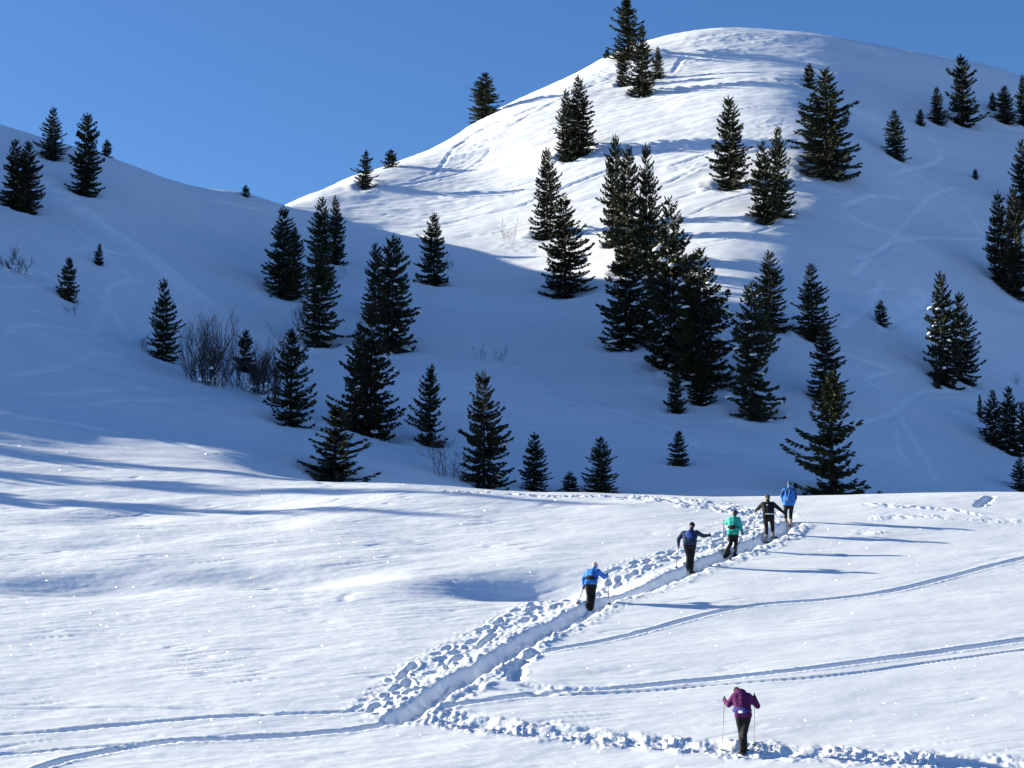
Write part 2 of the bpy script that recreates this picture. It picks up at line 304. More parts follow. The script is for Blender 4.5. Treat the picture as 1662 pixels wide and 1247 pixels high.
def snow_material(name, glints, bs):
    m = mat(name, (.9, .91, .93), .55, .25)
    noisy(m, (.80, .815, .84), (.85, .86, .875), .35, .28 if glints else .5, 4, (.6, 2.6, 1), bs, .035)
    if not glints:                               # paler snow colour along the old ski tracks
        t = m.node_tree; b = t.nodes['Principled BSDF']; at_ = t.nodes.new('ShaderNodeAttribute'); at_.attribute_name = 'track_pale'
        mx = t.nodes.new('ShaderNodeMix'); mx.data_type = 'RGBA'; mx.inputs['B'].default_value = (.97, .97, .97, 1); src = b.inputs['Base Color'].links[0].from_socket
        t.links.new(at_.outputs['Fac'], mx.inputs['Factor']); t.links.new(src, mx.inputs['A']); t.links.new(mx.outputs['Result'], b.inputs['Base Color'])
    if glints:                                   # single ice crystals turned every way; a few catch the sun
        t = m.node_tree; N = t.nodes.new; Lk = t.links.new; out = t.nodes['Material Output']; b = t.nodes['Principled BSDF']
        tc = N('ShaderNodeTexCoord'); vo = N('ShaderNodeTexVoronoi'); vo.inputs['Scale'].default_value = 3.4; vo.inputs['Randomness'].default_value = 1
        Lk(tc.outputs['Object'], vo.inputs['Vector'])
        lt = N('ShaderNodeMath'); lt.operation = 'LESS_THAN'; lt.inputs[1].default_value = .095; Lk(vo.outputs['Distance'], lt.inputs[0])
        wn = N('ShaderNodeVectorMath'); wn.operation = 'SUBTRACT'; wn.inputs[1].default_value = (.5, .5, .1); Lk(vo.outputs['Color'], wn.inputs[0])
        nn = N('ShaderNodeVectorMath'); nn.operation = 'NORMALIZE'; Lk(wn.outputs[0], nn.inputs[0])
        gl = N('ShaderNodeBsdfGlossy'); gl.inputs['Roughness'].default_value = .5; gl.inputs['Color'].default_value = (.9, .9, .9, 1); Lk(nn.outputs[0], gl.inputs['Normal'])
        ad = N('ShaderNodeAddShader'); Lk(b.outputs[0], ad.inputs[0]); Lk(gl.outputs[0], ad.inputs[1])
        mx = N('ShaderNodeMixShader'); Lk(lt.outputs[0], mx.inputs[0]); Lk(b.outputs[0], mx.inputs[1]); Lk(ad.outputs[0], mx.inputs[2])
        Lk(mx.outputs[0], out.inputs['Surface'])
    return m
M = {}
M['snow_near'] = snow_material('snow_field', True, 5.0)
M['snow_far'] = snow_material('snow_hills', False, .9)
M['snow_load'] = mat('snow_load', (.9, .91, .93), .6)

def link(name, me, m=None, parent=None, smooth=False):
    o = bpy.data.objects.new(name, me); C.objects.link(o)
    if m and len(me.materials) == 0: me.materials.append(m)
    if parent: o.parent = parent
    if smooth:
        for p in me.polygons: p.use_smooth = True
    return o
def empty(name, loc, label, cat, group=None):
    o = bpy.data.objects.new(name, None); C.objects.link(o); o.location = loc; o.empty_display_size = .3
    o['label'] = label; o['category'] = cat
    if group: o['group'] = group
    return o

# ------------------------------------------------------------------ the ground
def grid_mesh(name, X, Y, Z, keep=None):
    nr, nc = X.shape; me = bpy.data.meshes.new(name)
    co = np.c_[X.ravel(), Y.ravel(), Z.ravel()].astype(np.float32)
    idx = np.arange(nr * nc).reshape(nr, nc)
    q = np.stack([idx[:-1, :-1], idx[:-1, 1:], idx[1:, 1:], idx[1:, :-1]], -1).reshape(-1, 4)
    if keep is not None:
        q = q[keep.ravel()]; used = np.unique(q); rm = np.full(nr * nc, -1); rm[used] = np.arange(len(used)); q = rm[q]; co = co[used]
    me.vertices.add(len(co)); me.vertices.foreach_set('co', co.ravel())
    me.loops.add(q.size); me.loops.foreach_set('vertex_index', q.ravel().astype(np.int32))
    me.polygons.add(len(q)); me.polygons.foreach_set('loop_start', np.arange(0, q.size, 4, dtype=np.int32))
    me.polygons.foreach_set('loop_total', np.full(len(q), 4, np.int32)); me.polygons.foreach_set('use_smooth', np.ones(len(q), bool))
    me.update(); me.validate(); return me
NY0, NY1 = 38.0, 92.0
ys = np.arange(NY0, NY1, .073); us = np.linspace(-1, 1, 900)
Yn = np.repeat(ys[:, None], len(us), 1); hw = .29 * Yn + 4; Xn = us[None] * hw
Zn = height(Xn.ravel(), Yn.ravel()).reshape(Xn.shape)
o = link('snow_field', grid_mesh('snow_field', Xn, Yn, Zn), M['snow_near']); o['kind'] = 'structure'
def spread(a, b, c, d, s):                       # fine between b and c, coarser outwards
    m = np.arange(b, c + .01, s); lo = []; v, st = b, s
    while v > a: st *= 1.12; v -= st; lo.append(v)
    hi = []; v, st = c, s
    while v < d: st *= 1.12; v += st; hi.append(v)
    return np.r_[lo[::-1], m, hi]
xs = spread(-2600, -52, 72, 2600, .27); yf = spread(-2500, 88, 270, 3500, .27)
Xf, Yf = np.meshgrid(xs, yf); Zf = height(Xf.ravel(), Yf.ravel(), False).reshape(Xf.shape)
ins = (np.abs(Xf) < .29 * Yf + 4 - .3) & (Yf > NY0 + .3) & (Yf < NY1 - .3)
Zf = np.where(ins, Zf - .12, Zf)
k4 = ins[:-1, :-1] & ins[1:, :-1] & ins[:-1, 1:] & ins[1:, 1:]
hills = grid_mesh('snow_hills', Xf, Yf, Zf, ~k4); hc = np.empty(len(hills.vertices) * 3, np.float32); hills.vertices.foreach_get('co', hc); hc = hc.reshape(-1, 3).astype(float)
pk = np.zeros(len(hc))
for t in far_tracks:
    if t.kind != 'ski' and t.seed < 160: continue
    i, d_, l_ = t.field(hc[:, 0], hc[:, 1])
    if len(i): pk[i] = np.maximum(pk[i], np.exp(-(d_ / (t.half * 1.05)) ** 4) * np.clip(.75 + .7 * perlin(hc[i, 0] * .5, hc[i, 1] * .5, t.seed), 0, 1) * sstep(0, 2, l_) * sstep(0, 2, t.len[-1] - l_))
hills.attributes.new('track_pale', 'FLOAT', 'POINT').data.foreach_set('value', pk.astype(np.float32))
o = link('snow_hills', hills, M['snow_far']); o['kind'] = 'structure'

# ------------------------------------------------------------------ spruces
M['bark'] = noisy(mat('spruce_bark', rough=.9), (.022, .018, .014), (.05, .04, .032), 6, .6, 4, (1, 1, .25))
def needle_material():
    m = mat('spruce_needles', (.04, .05, .03), .75, .2); t = m.node_tree; N = t.nodes.new; Lk = t.links.new; b = t.nodes['Principled BSDF']
    oi = N('ShaderNodeObjectInfo'); tc = N('ShaderNodeTexCoord'); nz = N('ShaderNodeTexNoise'); nz.inputs['Scale'].default_value = 1.3; nz.inputs['Detail'].default_value = 3
    Lk(tc.outputs['Object'], nz.inputs['Vector'])
    r1 = N('ShaderNodeValToRGB'); e = r1.color_ramp.elements; e[0].position = .32; e[0].color = (.015, .023, .013, 1); e[1].position = .72; e[1].color = (.050, .052, .022, 1)
    Lk(nz.outputs[0], r1.inputs[0])
    hs = N('ShaderNodeHueSaturation'); mr = N('ShaderNodeMapRange'); mr.inputs['To Min'].default_value = .7; mr.inputs['To Max'].default_value = 1.25
    Lk(oi.outputs['Random'], mr.inputs['Value']); Lk(mr.outputs[0], hs.inputs['Value']); Lk(r1.outputs[0], hs.inputs['Color']); Lk(hs.outputs[0], b.inputs['Base Color'])
    return m
M['needles'] = needle_material()
M['twig'] = noisy(mat('bare_twigs', rough=.9), (.045, .032, .034), (.095, .068, .068), 5)

def raw_mesh(name, V, Fc, m, smooth=False):
    me = bpy.data.meshes.new(name); me.from_pydata([tuple(v) for v in V], [], Fc); me.materials.append(m)
    if smooth: me.polygons.foreach_set('use_smooth', np.ones(len(me.polygons), bool))
    me.update(); return me
def tube(V, Fc, pts, rads, k=5):
    b0 = len(V); pts = [Vector(p) for p in pts]
    for i, p in enumerate(pts):
        d = (pts[min(i + 1, len(pts) - 1)] - pts[max(i - 1, 0)]).normalized()
        a = d.orthogonal().normalized(); c = d.cross(a)
        for q in range(k):
            w = 2 * math.pi * q / k; V.append(p + (a * math.cos(w) + c * math.sin(w)) * rads[i])
    for i in range(len(pts) - 1):
        for q in range(k):
            Fc.append((b0 + i * k + q, b0 + i * k + (q + 1) % k, b0 + (i + 1) * k + (q + 1) % k, b0 + (i + 1) * k + q))
    Fc.append(tuple(b0 + (len(pts) - 1) * k + q for q in range(k)))
def lump(V, Fc, c, rx, ry, rz, rnd, tilt=0):
    bm = bmesh.new(); bmesh.ops.create_icosphere(bm, subdivisions=2, radius=1)
    b0 = len(V); off = rnd.uniform(0, 90); bm.verts.ensure_lookup_table()
    for v in bm.verts:
        q = v.co; k = 1 + .22 * math.sin(q.x * 3.1 + off) * math.cos(q.y * 2.7 + off * 2) + .12 * math.sin(q.z * 5 + off * 3 + q.x * 4)
        V.append(Vector((c[0] + q.x * rx * k, c[1] + q.y * ry * k, c[2] + q.z * rz * k * (1 if q.z > 0 else .55) - tilt * math.hypot(q.x * rx, q.y * ry))))
    for f in bm.faces: Fc.append(tuple(b0 + v.index for v in f.verts))
    bm.free()

H0 = 10.0
def spruce_variant(seed, whorls, kind):
    """needle crown, trunk with limbs and snow lumps of a 10 m spruce of nominal radius 2 m"""
    rnd = random.Random(seed); TV, TF, CV, CF, SV, SF = [], [], [], [], [], []
    lean = rnd.uniform(-.12, .12); ph = rnd.uniform(0, 6.3)
    def axis(t): return Vector((lean * t * t + .04 * math.sin(t * 7 + ph), .04 * math.cos(t * 6 + ph), H0 * t))
    tube(TV, TF, [axis(t) for t in (0, .08, .25, .5, .75, .97)], [.17, .14, .11, .075, .04, .01], 7)
    sz = {'d': .95, 'n': .95, 'r': 1.15, 's': 1.9}[kind]
    def kite(p, d, L, w, n):
        d = d.normalized(); s_ = d.cross(n)
        if s_.length < 1e-4: s_ = d.orthogonal()
        s_ = s_.normalized() * w; m = p + d * L * .45; b0 = len(CV)
        CV.extend((p, m + s_, p + d * L, m - s_)); CF.append((b0, b0 + 1, b0 + 2, b0 + 3))
    lop, la = rnd.uniform(.05, .2), rnd.uniform(0, 6.3)
    gaps = [(rnd.uniform(0, 6.3), rnd.uniform(.08, .8)) for _ in range(5 if kind == 'r' else 3)]
    for wi in range(whorls):
        t = .012 + .955 * (wi + rnd.uniform(-.25, .25)) / whorls; t = min(max(t, .012), .965)
        t0 = t; nb = rnd.choice((6, 7, 8)) if t < .75 else rnd.choice((4, 5, 6))
        if kind == 'r': nb = max(4, nb - 1)
        az0 = rnd.uniform(0, 6.3); wl = rnd.uniform(.76, 1.14) if kind != 'r' else rnd.uniform(.6, 1.2)
        for b in range(nb + (4 if kind == 'r' else 0)):
            az = az0 + 6.283 * b / nb + rnd.uniform(-.35, .35); t = min(max(t0 + rnd.uniform(-.5, .5) * (1.5 if kind in 'dn' else .8) / whorls, .008), .97)
            kk = {'d': 2.0, 'n': 3.0, 'r': 1.5, 's': 1.7}[kind]; prof = (1 - math.exp(-kk * (1 - t))) / (1 - math.exp(-kk)) * (.62 + .38 * min(1, t / .09))
            L = 2.0 * prof * wl * (rnd.uniform(.66, 1.1) if kind != 'r' else rnd.uniform(.45, 1.15)) + .10
            if kind != 'n' and rnd.random() < .08: L *= 1.28
            L *= 1 + lop * math.cos(az - la) + .10 * math.sin(t * 17 + ph)
            if b >= nb: L *= .42
            for g, gt in gaps:
                if abs((az - g + math.pi) % (2 * math.pi) - math.pi) < .5 and abs(t - gt) < .07: L *= .55
            el = R(-20 + 58 * t ** 1.2 + rnd.uniform(-8, 8)); droop = rnd.uniform(.10, .28) * (1 - t); up = rnd.uniform(.10, .24)
            if kind == 'r': el += R(10 if t < .6 else 4); up += .12; droop *= 1.3
            o = axis(t); hd = Vector((math.cos(az), math.sin(az), 0))
            def bp(s): return o + hd * (L * s * math.cos(el)) + Vector((0, 0, L * (s * math.sin(el) - droop * 2.2 * s * (1 - s) + up * s ** 3)))
            tube(TV, TF, [bp(0), bp(.5), bp(.92)], [.028 * (1.2 - t), .018 * (1.2 - t), .006], 3)
            step = .105 * sz / 1.0; k = max(4, int(L / step))
            side = Vector((-hd.y, hd.x, 0))
            for q in range(k):
                s = .12 + .88 * (q + rnd.random() * .5) / k; p = bp(s); f = (bp(min(1, s + .05)) - bp(s - .05)).normalized()
                tl = sz * (.35 * (1 - .5 * s) + .08) * rnd.uniform(.7, 1.2) * min(1, .45 + L * .5)
                for sg in (-1, 1):
                    a = R(rnd.uniform(35, 68)); d = f * math.cos(a) + side * sg * math.sin(a) + Vector((0, 0, -rnd.uniform(.05, .45)))
                    kite(p, d, tl, sz * rnd.uniform(.055, .09), Vector((rnd.uniform(-.5, .5), rnd.uniform(-.5, .5), 1)))
                if rnd.random() < .95:
                    d = f * rnd.uniform(.2, .8) + Vector((rnd.uniform(-.3, .3), rnd.uniform(-.3, .3), -rnd.uniform(.35, 1))); kite(p, d, tl * .85, sz * .095, side + hd * rnd.uniform(-1, 1))
                if rnd.random() < .5: kite(p, f + Vector((0, 0, rnd.uniform(.2, .7))), tl * .6, sz * .055, side + hd * rnd.uniform(-1, 1))
            kite(bp(.9), (bp(1) - bp(.85)), sz * .34, sz * .06, Vector((0, 0, 1))); kite(bp(.86), (bp(1) - bp(.85)), sz * .36, sz * .06, side)
            if t < .7 and rnd.random() < .15 and L > .7:
                s = rnd.uniform(.62, .97); p = bp(s); r_ = rnd.uniform(.10, .26); SV.append((Vector((p.x, p.y, p.z + .07)), r_, az, rnd.randrange(4)))
    tp = axis(.95)
    for q in range(9): kite(tp + Vector((0, 0, .05 * q)), Vector((math.cos(q * 2.4), math.sin(q * 2.4), 1.2)), .26 * sz / 1.1, .05 * sz, Vector((0, 0, 1)) + Vector((rnd.random(), rnd.random(), 0)))
    kite(tp, Vector((.02, 0, 1)), .55, .045, Vector((0, 1, 0))); kite(tp, Vector((.02, 0, 1)), .55, .045, Vector((1, 0, 0)))
    nm = {'d': 'dense', 'n': 'narrow', 'r': 'ragged', 's': 'small'}[kind]
    cv = np.array([v[:] for v in CV]); rad = np.percentile(np.hypot(cv[:, 0], cv[:, 1]), 95.5)
    return dict(trunk=raw_mesh(nm + '_spruce_trunk', TV, TF, M['bark'], True), crown=raw_mesh(nm + '_spruce_crown', CV, CF, M['needles']),
                snow=SV, rad=rad)
CLUMP = []
for k in range(4):
    V_, F_ = [], []; lump(V_, F_, (0, 0, 0), 1.35, 1.0, .55, random.Random(k), .15); CLUMP.append(raw_mesh('snow_clump', V_, F_, M['snow_load'], True))
VAR = {'d': [spruce_variant(11 + k, 32, 'd') for k in range(9)], 'n': [spruce_variant(31 + k, 32, 'n') for k in range(4)],
       'r': [spruce_variant(51 + k, 17, 'r') for k in range(5)], 's': [spruce_variant(71 + k, 15, 's') for k in range(5)]}
vc = {k: 0 for k in VAR}; WELLS = []
def place_spruce(base_pt, h, w, kind, snow, label, group=None, top_dx=0.0):
    v = VAR[kind][vc[kind] % len(VAR[kind])]; vc[kind] += 1
    rnd = random.Random(label + str(round(base_pt[0], 2)))
    sink = .065 * h + .12; WELLS.append((base_pt[0], base_pt[1], w))
    root = empty('spruce_tree', (base_pt[0], base_pt[1], base_pt[2] - sink), label, 'tree', group)
    root.scale = (w / 2 / v['rad'], w / 2 / v['rad'], (h + sink) / (H0 * 1.01)); root.rotation_euler = (0, math.atan2(top_dx, h), rnd.uniform(0, 6.28))
    link('trunk', v['trunk'], None, root); link('crown', v['crown'], None, root)
    if snow:
        for p, r_, az, q in v['snow']:
            c = link('snow_clump', CLUMP[q], None, root); c.location = p; c.scale = (r_, r_, r_); c.rotation_euler = (0, .25, az)
def spruce_px(tx, ty, by, w, kind, snow, label, group=None, bx=None):
    bx = tx if bx is None else bx
    g = hit(bx, by, t0=88); g[2] = float(height(g[0], g[1], False)[0])
    top = at(tx, ty, g[1]); place_spruce(g, top[2] - g[2], w / F * g[1] * 1.06, kind, snow, label, group, 0)
LH = 'spruces on the lower shaded hill'; GU = 'spruces in the shaded gully'; HI = 'spruces on the high hill'; HO = 'small spruces in the shaded hollow'; RS = 'spruces on the far shaded slope'
for a in (
    # lower hill
    (85, 173, 255, 43, 'd', 0, 'dark spruce high on the lower hill, its top half against the sky', LH),
    (137, 181, 308, 50, 'n', 0, 'tall narrow spruce just below the skyline of the lower hill', LH),
    (173, 226, 257, 20, 's', 0, 'very small spruce on the skyline beside a tall narrow one', LH),
    (22, 224, 336, 52, 'd', 0, 'olive spruce on the lower hill grown into a twin beside it', LH),
    (42, 227, 342, 50, 'd', 0, 'olive spruce on the lower hill, lower one of a twin pair', LH),
    (161, 396, 429, 15, 's', 0, 'tiny dark spruce alone on the open shaded slope', LH),
    (111, 418, 481, 34, 's', 1, 'small spruce above a bare sapling on the shaded slope', LH),
    (264, 450, 581, 48, 'd', 1, 'slim spruce with snow on low boughs beside the large bare shrubs', LH),
    (399, 300, 318, 14, 's', 0, 'tiny lone spruce on the saddle against the sky', LH),
    (398, 535, 604, 34, 's', 0, 'small spruce rising between two large bare shrubs', GU),
    (472, 532, 682, 76, 'r', 0, 'spruce with upturned boughs at the end of the bare shrubs', GU),
    (458, 333, 474, 66, 'd', 0, 'broad dense dark spruce below the saddle, taller of a close pair', GU),
    (478, 366, 470, 38, 'd', 0, 'shorter spruce tucked against a broad dense one below the saddle', GU),
    (522, 318, 450, 46, 'd', 0, 'tall thin topped spruce below the saddle behind a snow laden one', GU),
    (544, 316, 427, 38, 'd', 0, 'thin topped spruce just below the saddle, uphill one of its group', GU),
    (517, 398, 558, 66, 'd', 1, 'dark spruce with white snow lumps and low shrubs at its foot', GU),
    (637, 379, 564, 76, 'n', 1, 'thick columnar spruce in the gully, higher of two merged crowns', GU),
    (609, 393, 520, 42, 'n', 0, 'slender spruce top leaning into a thick columnar one', GU),
    (602, 490, 707, 98, 'd', 1, 'largest dark spruce in the gully with long layered boughs', GU),
    (583, 520, 700, 60, 'd', 0, 'second stem top hugging the largest gully spruce', GU),
    (704, 343, 464, 48, 'd', 0, 'lone conical spruce at the shadow edge below the saddle', GU),
    (697, 590, 720, 64, 'r', 0, 'open branched spruce above a leaning bare sapling', GU),
    (543, 655, 775, 104, 'r', 0, 'brownish spruce with very long low boughs behind the sunlit crest', GU),
    (785, 598, 790, 78, 'd', 1, 'tall spruce just behind the sunlit crest beside tangled bare saplings', GU),
    (866, 700, 796, 48, 'd', 0, 'slim middle sized spruce behind the sunlit crest', HO),
    (925, 765, 800, 30, 's', 0, 'tiny spruce with bare twigs behind the sunlit crest', HO),
    (976, 708, 803, 54, 'd', 0, 'pointed spruce on the hollow floor between a tiny one and the trail', HO),
    (1103, 700, 759, 32, 's', 0, 'small spruce alone on the open floor of the hollow', HO),
    (1097, 600, 666, 35, 's', 0, 'small spruce standing just below the big spruce clump', HO),
    # high hill
    (593, 243, 303, 36, 'r', 0, 'small spruce low on the sunlit ridge beside a smaller bushy one', HI),
    (635, 242, 271, 23, 's', 0, 'bushy little spruce low on the sunlit ridge', HI),
    (788, 117, 191, 50, 'd', 0, 'compact dark spruce standing alone on the skyline of the sunlit ridge', HI),
    (940, 122, 247, 58, 'd', 0, 'taller spruce of a pair on the sunlit slope', HI),
    (919, 143, 256, 38, 'd', 0, 'shorter spruce of a pair on the sunlit slope', HI),
    (1019, -4, 92, 60, 'r', 0, 'tallest spruce on the summit shoulder, wide tiered boughs against sky', HI),
    (1043, 40, 151, 48, 'd', 0, 'front spruce of the summit shoulder group', HI),
    (1011, 80, 137, 26, 'n', 0, 'narrow short spruce in the summit shoulder group', HI),
    (1068, 75, 126, 24, 'd', 0, 'smallest spruce of the summit shoulder group, on its sheltered side', HI),
    (985, 80, 91, 12, 's', 0, 'low dark bush like spruce on the sunlit skyline', HI),
    (888, 237, 381, 50, 'd', 0, 'upper spruce of a staggered pair on the sunlit slope', HI),
    (917, 312, 476, 76, 'd', 1, 'wide spruce at the lower edge of the sunlit slope', HI),
    (1186, 153, 299, 66, 'd', 0, 'well spaced conical spruce on the sunlit slope below the shoulder', HI),
    (1264, 203, 350, 46, 'd', 0, 'taller half of a merged spruce pair below the biggest hill spruce', HI),
    (1239, 228, 359, 52, 'd', 0, 'shorter half of a merged spruce pair below the biggest hill spruce', HI),
    (1343, 110, 284, 100, 'd', 0, 'biggest broad spruce on the high hill at the light and shade line', HI),
    (1314, 102, 140, 24, 's', 0, 'small spruce just above the biggest hill spruce', HI),
    (1454, 177, 256, 38, 'd', 0, 'rounded conical spruce alone on the upper shaded slope', RS),
    (1563, 87, 199, 56, 'r', 0, 'tall uneven spruce near the shaded skyline', RS),
    (1521, 140, 199, 31, 'd', 0, 'short spruce touching a tall uneven one near the shaded skyline', RS),
    (1494, 178, 202, 16, 's', 0, 'tiny round spruce near two taller ones on the upper shaded slope', RS),
    (1632, 138, 196, 36, 'd', 0, 'twin topped bushy spruce under the shaded skyline', RS),
    (1612, 150, 178, 16, 's', 0, 'little spruce behind a twin topped bushy one', RS),
    (1662, 120, 202, 32, 'd', 0, 'spruce under the shaded skyline at the end of a short row', RS),
    (1583, 274, 288, 10, 's', 0, 'single seedling spruce in the middle of the shaded slope', RS),
    # big clump
    (1000, 215, 395, 44, 'n', 0, 'thin spire spruce on the uphill side of the big clump', HI),
    (1020, 233, 440, 58, 'n', 0, 'dark central spire of the big spruce clump', HI),
    (1050, 230, 430, 56, 'd', 0, 'high spruce of the big clump with sunlit snow beside its crown', HI),
    (1017, 372, 557, 92, 'd', 1, 'wide snow flecked spruce at the foot of the big clump', HI),
    (1060, 395, 545, 50, 'd', 1, 'spruce filling the middle of the big clump', HI),
    (1088, 318, 592, 90, 'd', 1, 'tall spruce with snow on its boughs in the big clump', HI),
    (1138, 398, 622, 106, 'd', 1, 'broad layered spruce with many snow flecks in the big clump', HI),
    (1120, 412, 600, 60, 'n', 0, 'close grown companion behind the broad layered spruce', HI),
    (1138, 575, 652, 44, 's', 1, 'low spruce under the broad layered one of the big clump', HI),
    (1222, 455, 669, 82, 'n', 1, 'dense snow edged spruce at the low end of the big clump', HI),
    (1250, 405, 532, 56, 'd', 0, 'spruce standing uphill of the dense snow edged one', HI),
    (1318, 425, 546, 62, 'd', 0, 'separate tiered spruce beside the big clump', HI),
    (1340, 525, 645, 62, 'd', 1, 'spruce right above the ragged one behind the hikers', HI),
    (1352, 600, 810, 118, 'r', 0, 'ragged spruce with long upswept boughs behind the hikers', HI),
    (1430, 487, 526, 24, 's', 0, 'small uneven spruce between faint ski tracks on the shaded slope', RS),
    (1530, 438, 617, 60, 'd', 1, 'taller spruce of the pair standing on the open shaded slope', RS),
    (1561, 472, 613, 56, 'd', 1, 'shorter spruce of the pair standing on the open shaded slope', RS),
    (1520, 590, 629, 14, 's', 0, 'tiny spruce at the foot of the pair on the shaded slope', RS),
    (1622, 308, 455, 52, 'd', 0, 'dark spruce of a dense row along the shaded slope, uphill end', RS),
    (1650, 300, 476, 56, 'd', 0, 'dark spruce of a dense row along the shaded slope, downhill end', RS),
    (1662, 225, 340, 40, 'd', 0, 'tall spruce above a dense row on the shaded slope', RS),
    (1613, 632, 722, 40, 'd', 1, 'slim spruce with a snow covered boulder like mound at its foot', RS),
    (1640, 625, 735, 46, 'd', 1, 'dark spruce in the small group above the crest end', RS),
    (1662, 650, 738, 40, 'd', 1, 'half hidden spruce in the small group above the crest end', RS),
    (1591, 640, 678, 12, 's', 0, 'thin tufted young spruce on a bare stem', RS),
    (1657, 742, 802, 34, 'd', 0, 'low spruce behind the far end of the sunlit crest', RS),
): spruce_px(*a)
for x, y, h, w, lb in ((-46.5, 91.2, 8.6, 2.2, 'spruce beside the sunlit slope casting the shadow closest to the shaded hill'), (-49, 87.6, 10.5, 2.2, 'taller spruce beside the sunlit slope casting a broad double shadow'),
                       (-41, 82.0, 8.4, 2.0, 'spruce beside the sunlit slope casting the shadow farthest from the shaded hill')):      # they throw the long shadows over the slope
    place_spruce((x, y, float(height(x, y, False)[0])), h, w, 'n', 0, lb, 'spruces beside the sunlit slope')

# ------------------------------------------------------------------ bare shrubs and saplings
def bare_plant(name, seed, H, W, stems, kind):
    rnd = random.Random(seed); V, Fc, S, SFc = [], [], [], []
    def grow(p, d, L, r, lev):
        pts = [p]; q = p.copy(); dd = d.copy()
        for k in range(4):
            dd = (dd + Vector((rnd.uniform(-.24, .24), rnd.uniform(-.24, .24), rnd.uniform(-.05, .14)))).normalized(); q = q + dd * L / 4; pts.append(q.copy())
        tube(V, Fc, pts, [r, r * .85, r * .7, r * .5, r * .22], 3)
        if lev > 0:
            for k in range(rnd.choice((5, 6, 7)) if kind == 'shrub' else rnd.choice((4, 5))):
                i = rnd.choice((1, 2, 3)); a = rnd.uniform(0, 6.3); o = .45 if kind == 'shrub' else .95
                nd = (dd + Vector((math.cos(a) * o, math.sin(a) * o, rnd.uniform(-.1, .3)))).normalized(); grow(pts[i], nd, L * rnd.uniform(.35, .6), r * .55, lev - 1)
    for k in range(stems):
        a = rnd.uniform(0, 6.3); sp = rnd.random() ** .6; a2 = a + rnd.uniform(-1.2, 1.2)
        o = Vector((math.cos(a2) * W * .40 * sp, math.sin(a2) * W * .40 * sp, -.15))
        d = Vector((math.cos(a) * .42 * sp * W / H, math.sin(a) * .42 * sp * W / H, 1)) if kind == 'shrub' else Vector((rnd.uniform(-.4, .4), rnd.uniform(-.4, .4), 1))
        grow(o, d.normalized(), H * (rnd.uniform(.35, .95) if kind == 'shrub' else rnd.uniform(.6, .98)), .017 * H / 3 + .007, 2)
    if kind == 'shrub':
        for k in range(16):
            a = rnd.uniform(0, 6.3); rr = W * .45 * rnd.random() ** .5; r_ = rnd.uniform(.06, .2); S.append(((math.cos(a) * rr, math.sin(a) * rr, rnd.uniform(0, .30) * H * rnd.random()), r_, a, k % 4))
    return raw_mesh(name + '_stems', V, Fc, M['twig']), S
def plant_px(x, ty, by, w, stems, kind, label, group, seed):
    g = hit(x, by, t0=88); g[2] = float(height(g[0], g[1], False)[0]); H = at(x, ty, g[1])[2] - g[2]; W = w / F * g[1]
    nm = 'bare_shrub' if kind == 'shrub' else 'bare_sapling'; r = empty(nm, g, label, 'shrub' if kind == 'shrub' else 'sapling', group)
    a, b = bare_plant(nm, seed, H, W, stems, kind); link('stems', a, None, r)
    for p, r_, az, q in b:
        c = link('snow_clump', CLUMP[q], None, r); c.location = p; c.scale = (r_ * .9, r_ * .9, r_ * 1.5); c.rotation_euler = (0, 0, az)
BS = 'bare shrubs on the lower hill'; SP = 'bare saplings in the snow'
for a in ((340, 516, 628, 82, 38, 'shrub', 'large bare purple brown shrub beside a slim snowy spruce', BS, 1), (408, 550, 640, 76, 34, 'shrub', 'large bare shrub around a small spruce top', BS, 2),
          (437, 540, 650, 46, 16, 'shrub', 'bare shrub pressed against a spruce with upturned boughs', BS, 3),
          (28, 392, 440, 50, 12, 'shrub', 'thin bare shrub poking from the upper slope of the lower hill', BS, 4), (236, 535, 566, 18, 5, 'sapling', 'little bare sapling leaning on a slim snowy spruce', SP, 5),
          (492, 470, 545, 30, 8, 'shrub', 'wispy bare shrub at the foot of a snow laden spruce', BS, 6),
          (116, 478, 506, 30, 3, 'sapling', 'small bare sapling below a small spruce on the open slope', SP, 7), (776, 552, 584, 20, 3, 'sapling', 'lone bare sapling on the hollow side, the slimmer of two', SP, 8),
          (809, 552, 586, 28, 4, 'sapling', 'lone bare sapling on the hollow side, the bushier of two', SP, 9), (824, 352, 392, 30, 4, 'sapling', 'bare crooked sapling on the sunlit slope', SP, 10),
          (715, 700, 774, 34, 5, 'sapling', 'leaning bare sapling between two gully spruces', SP, 11), (738, 728, 781, 44, 7, 'sapling', 'tangled bare saplings against a tall spruce behind the crest', SP, 12),
          (940, 772, 800, 26, 5, 'sapling', 'bare twigs beside a tiny spruce behind the crest', SP, 13), (1411, 408, 420, 30, 3, 'sapling', 'half buried bare twigs on the upper shaded slope', SP, 14),
          (1650, 600, 622, 20, 3, 'sapling', 'bare sapling above the small spruce group by the crest end', SP, 15), (733, 400, 440, 20, 3, 'sapling', 'bare sapling beside the lone conical spruce at the shadow edge', SP, 16),
          (562, 430, 445, 26, 3, 'sapling', 'low bare twigs in the snow under the saddle', SP, 17), (1010, 440, 465, 20, 3, 'sapling', 'bare twigs at the rim of the big spruce clump', SP, 18),
          (840, 784, 798, 22, 4, 'sapling', 'low bare twigs behind the sunlit crest between two spruces', SP, 19)): plant_px(*a)

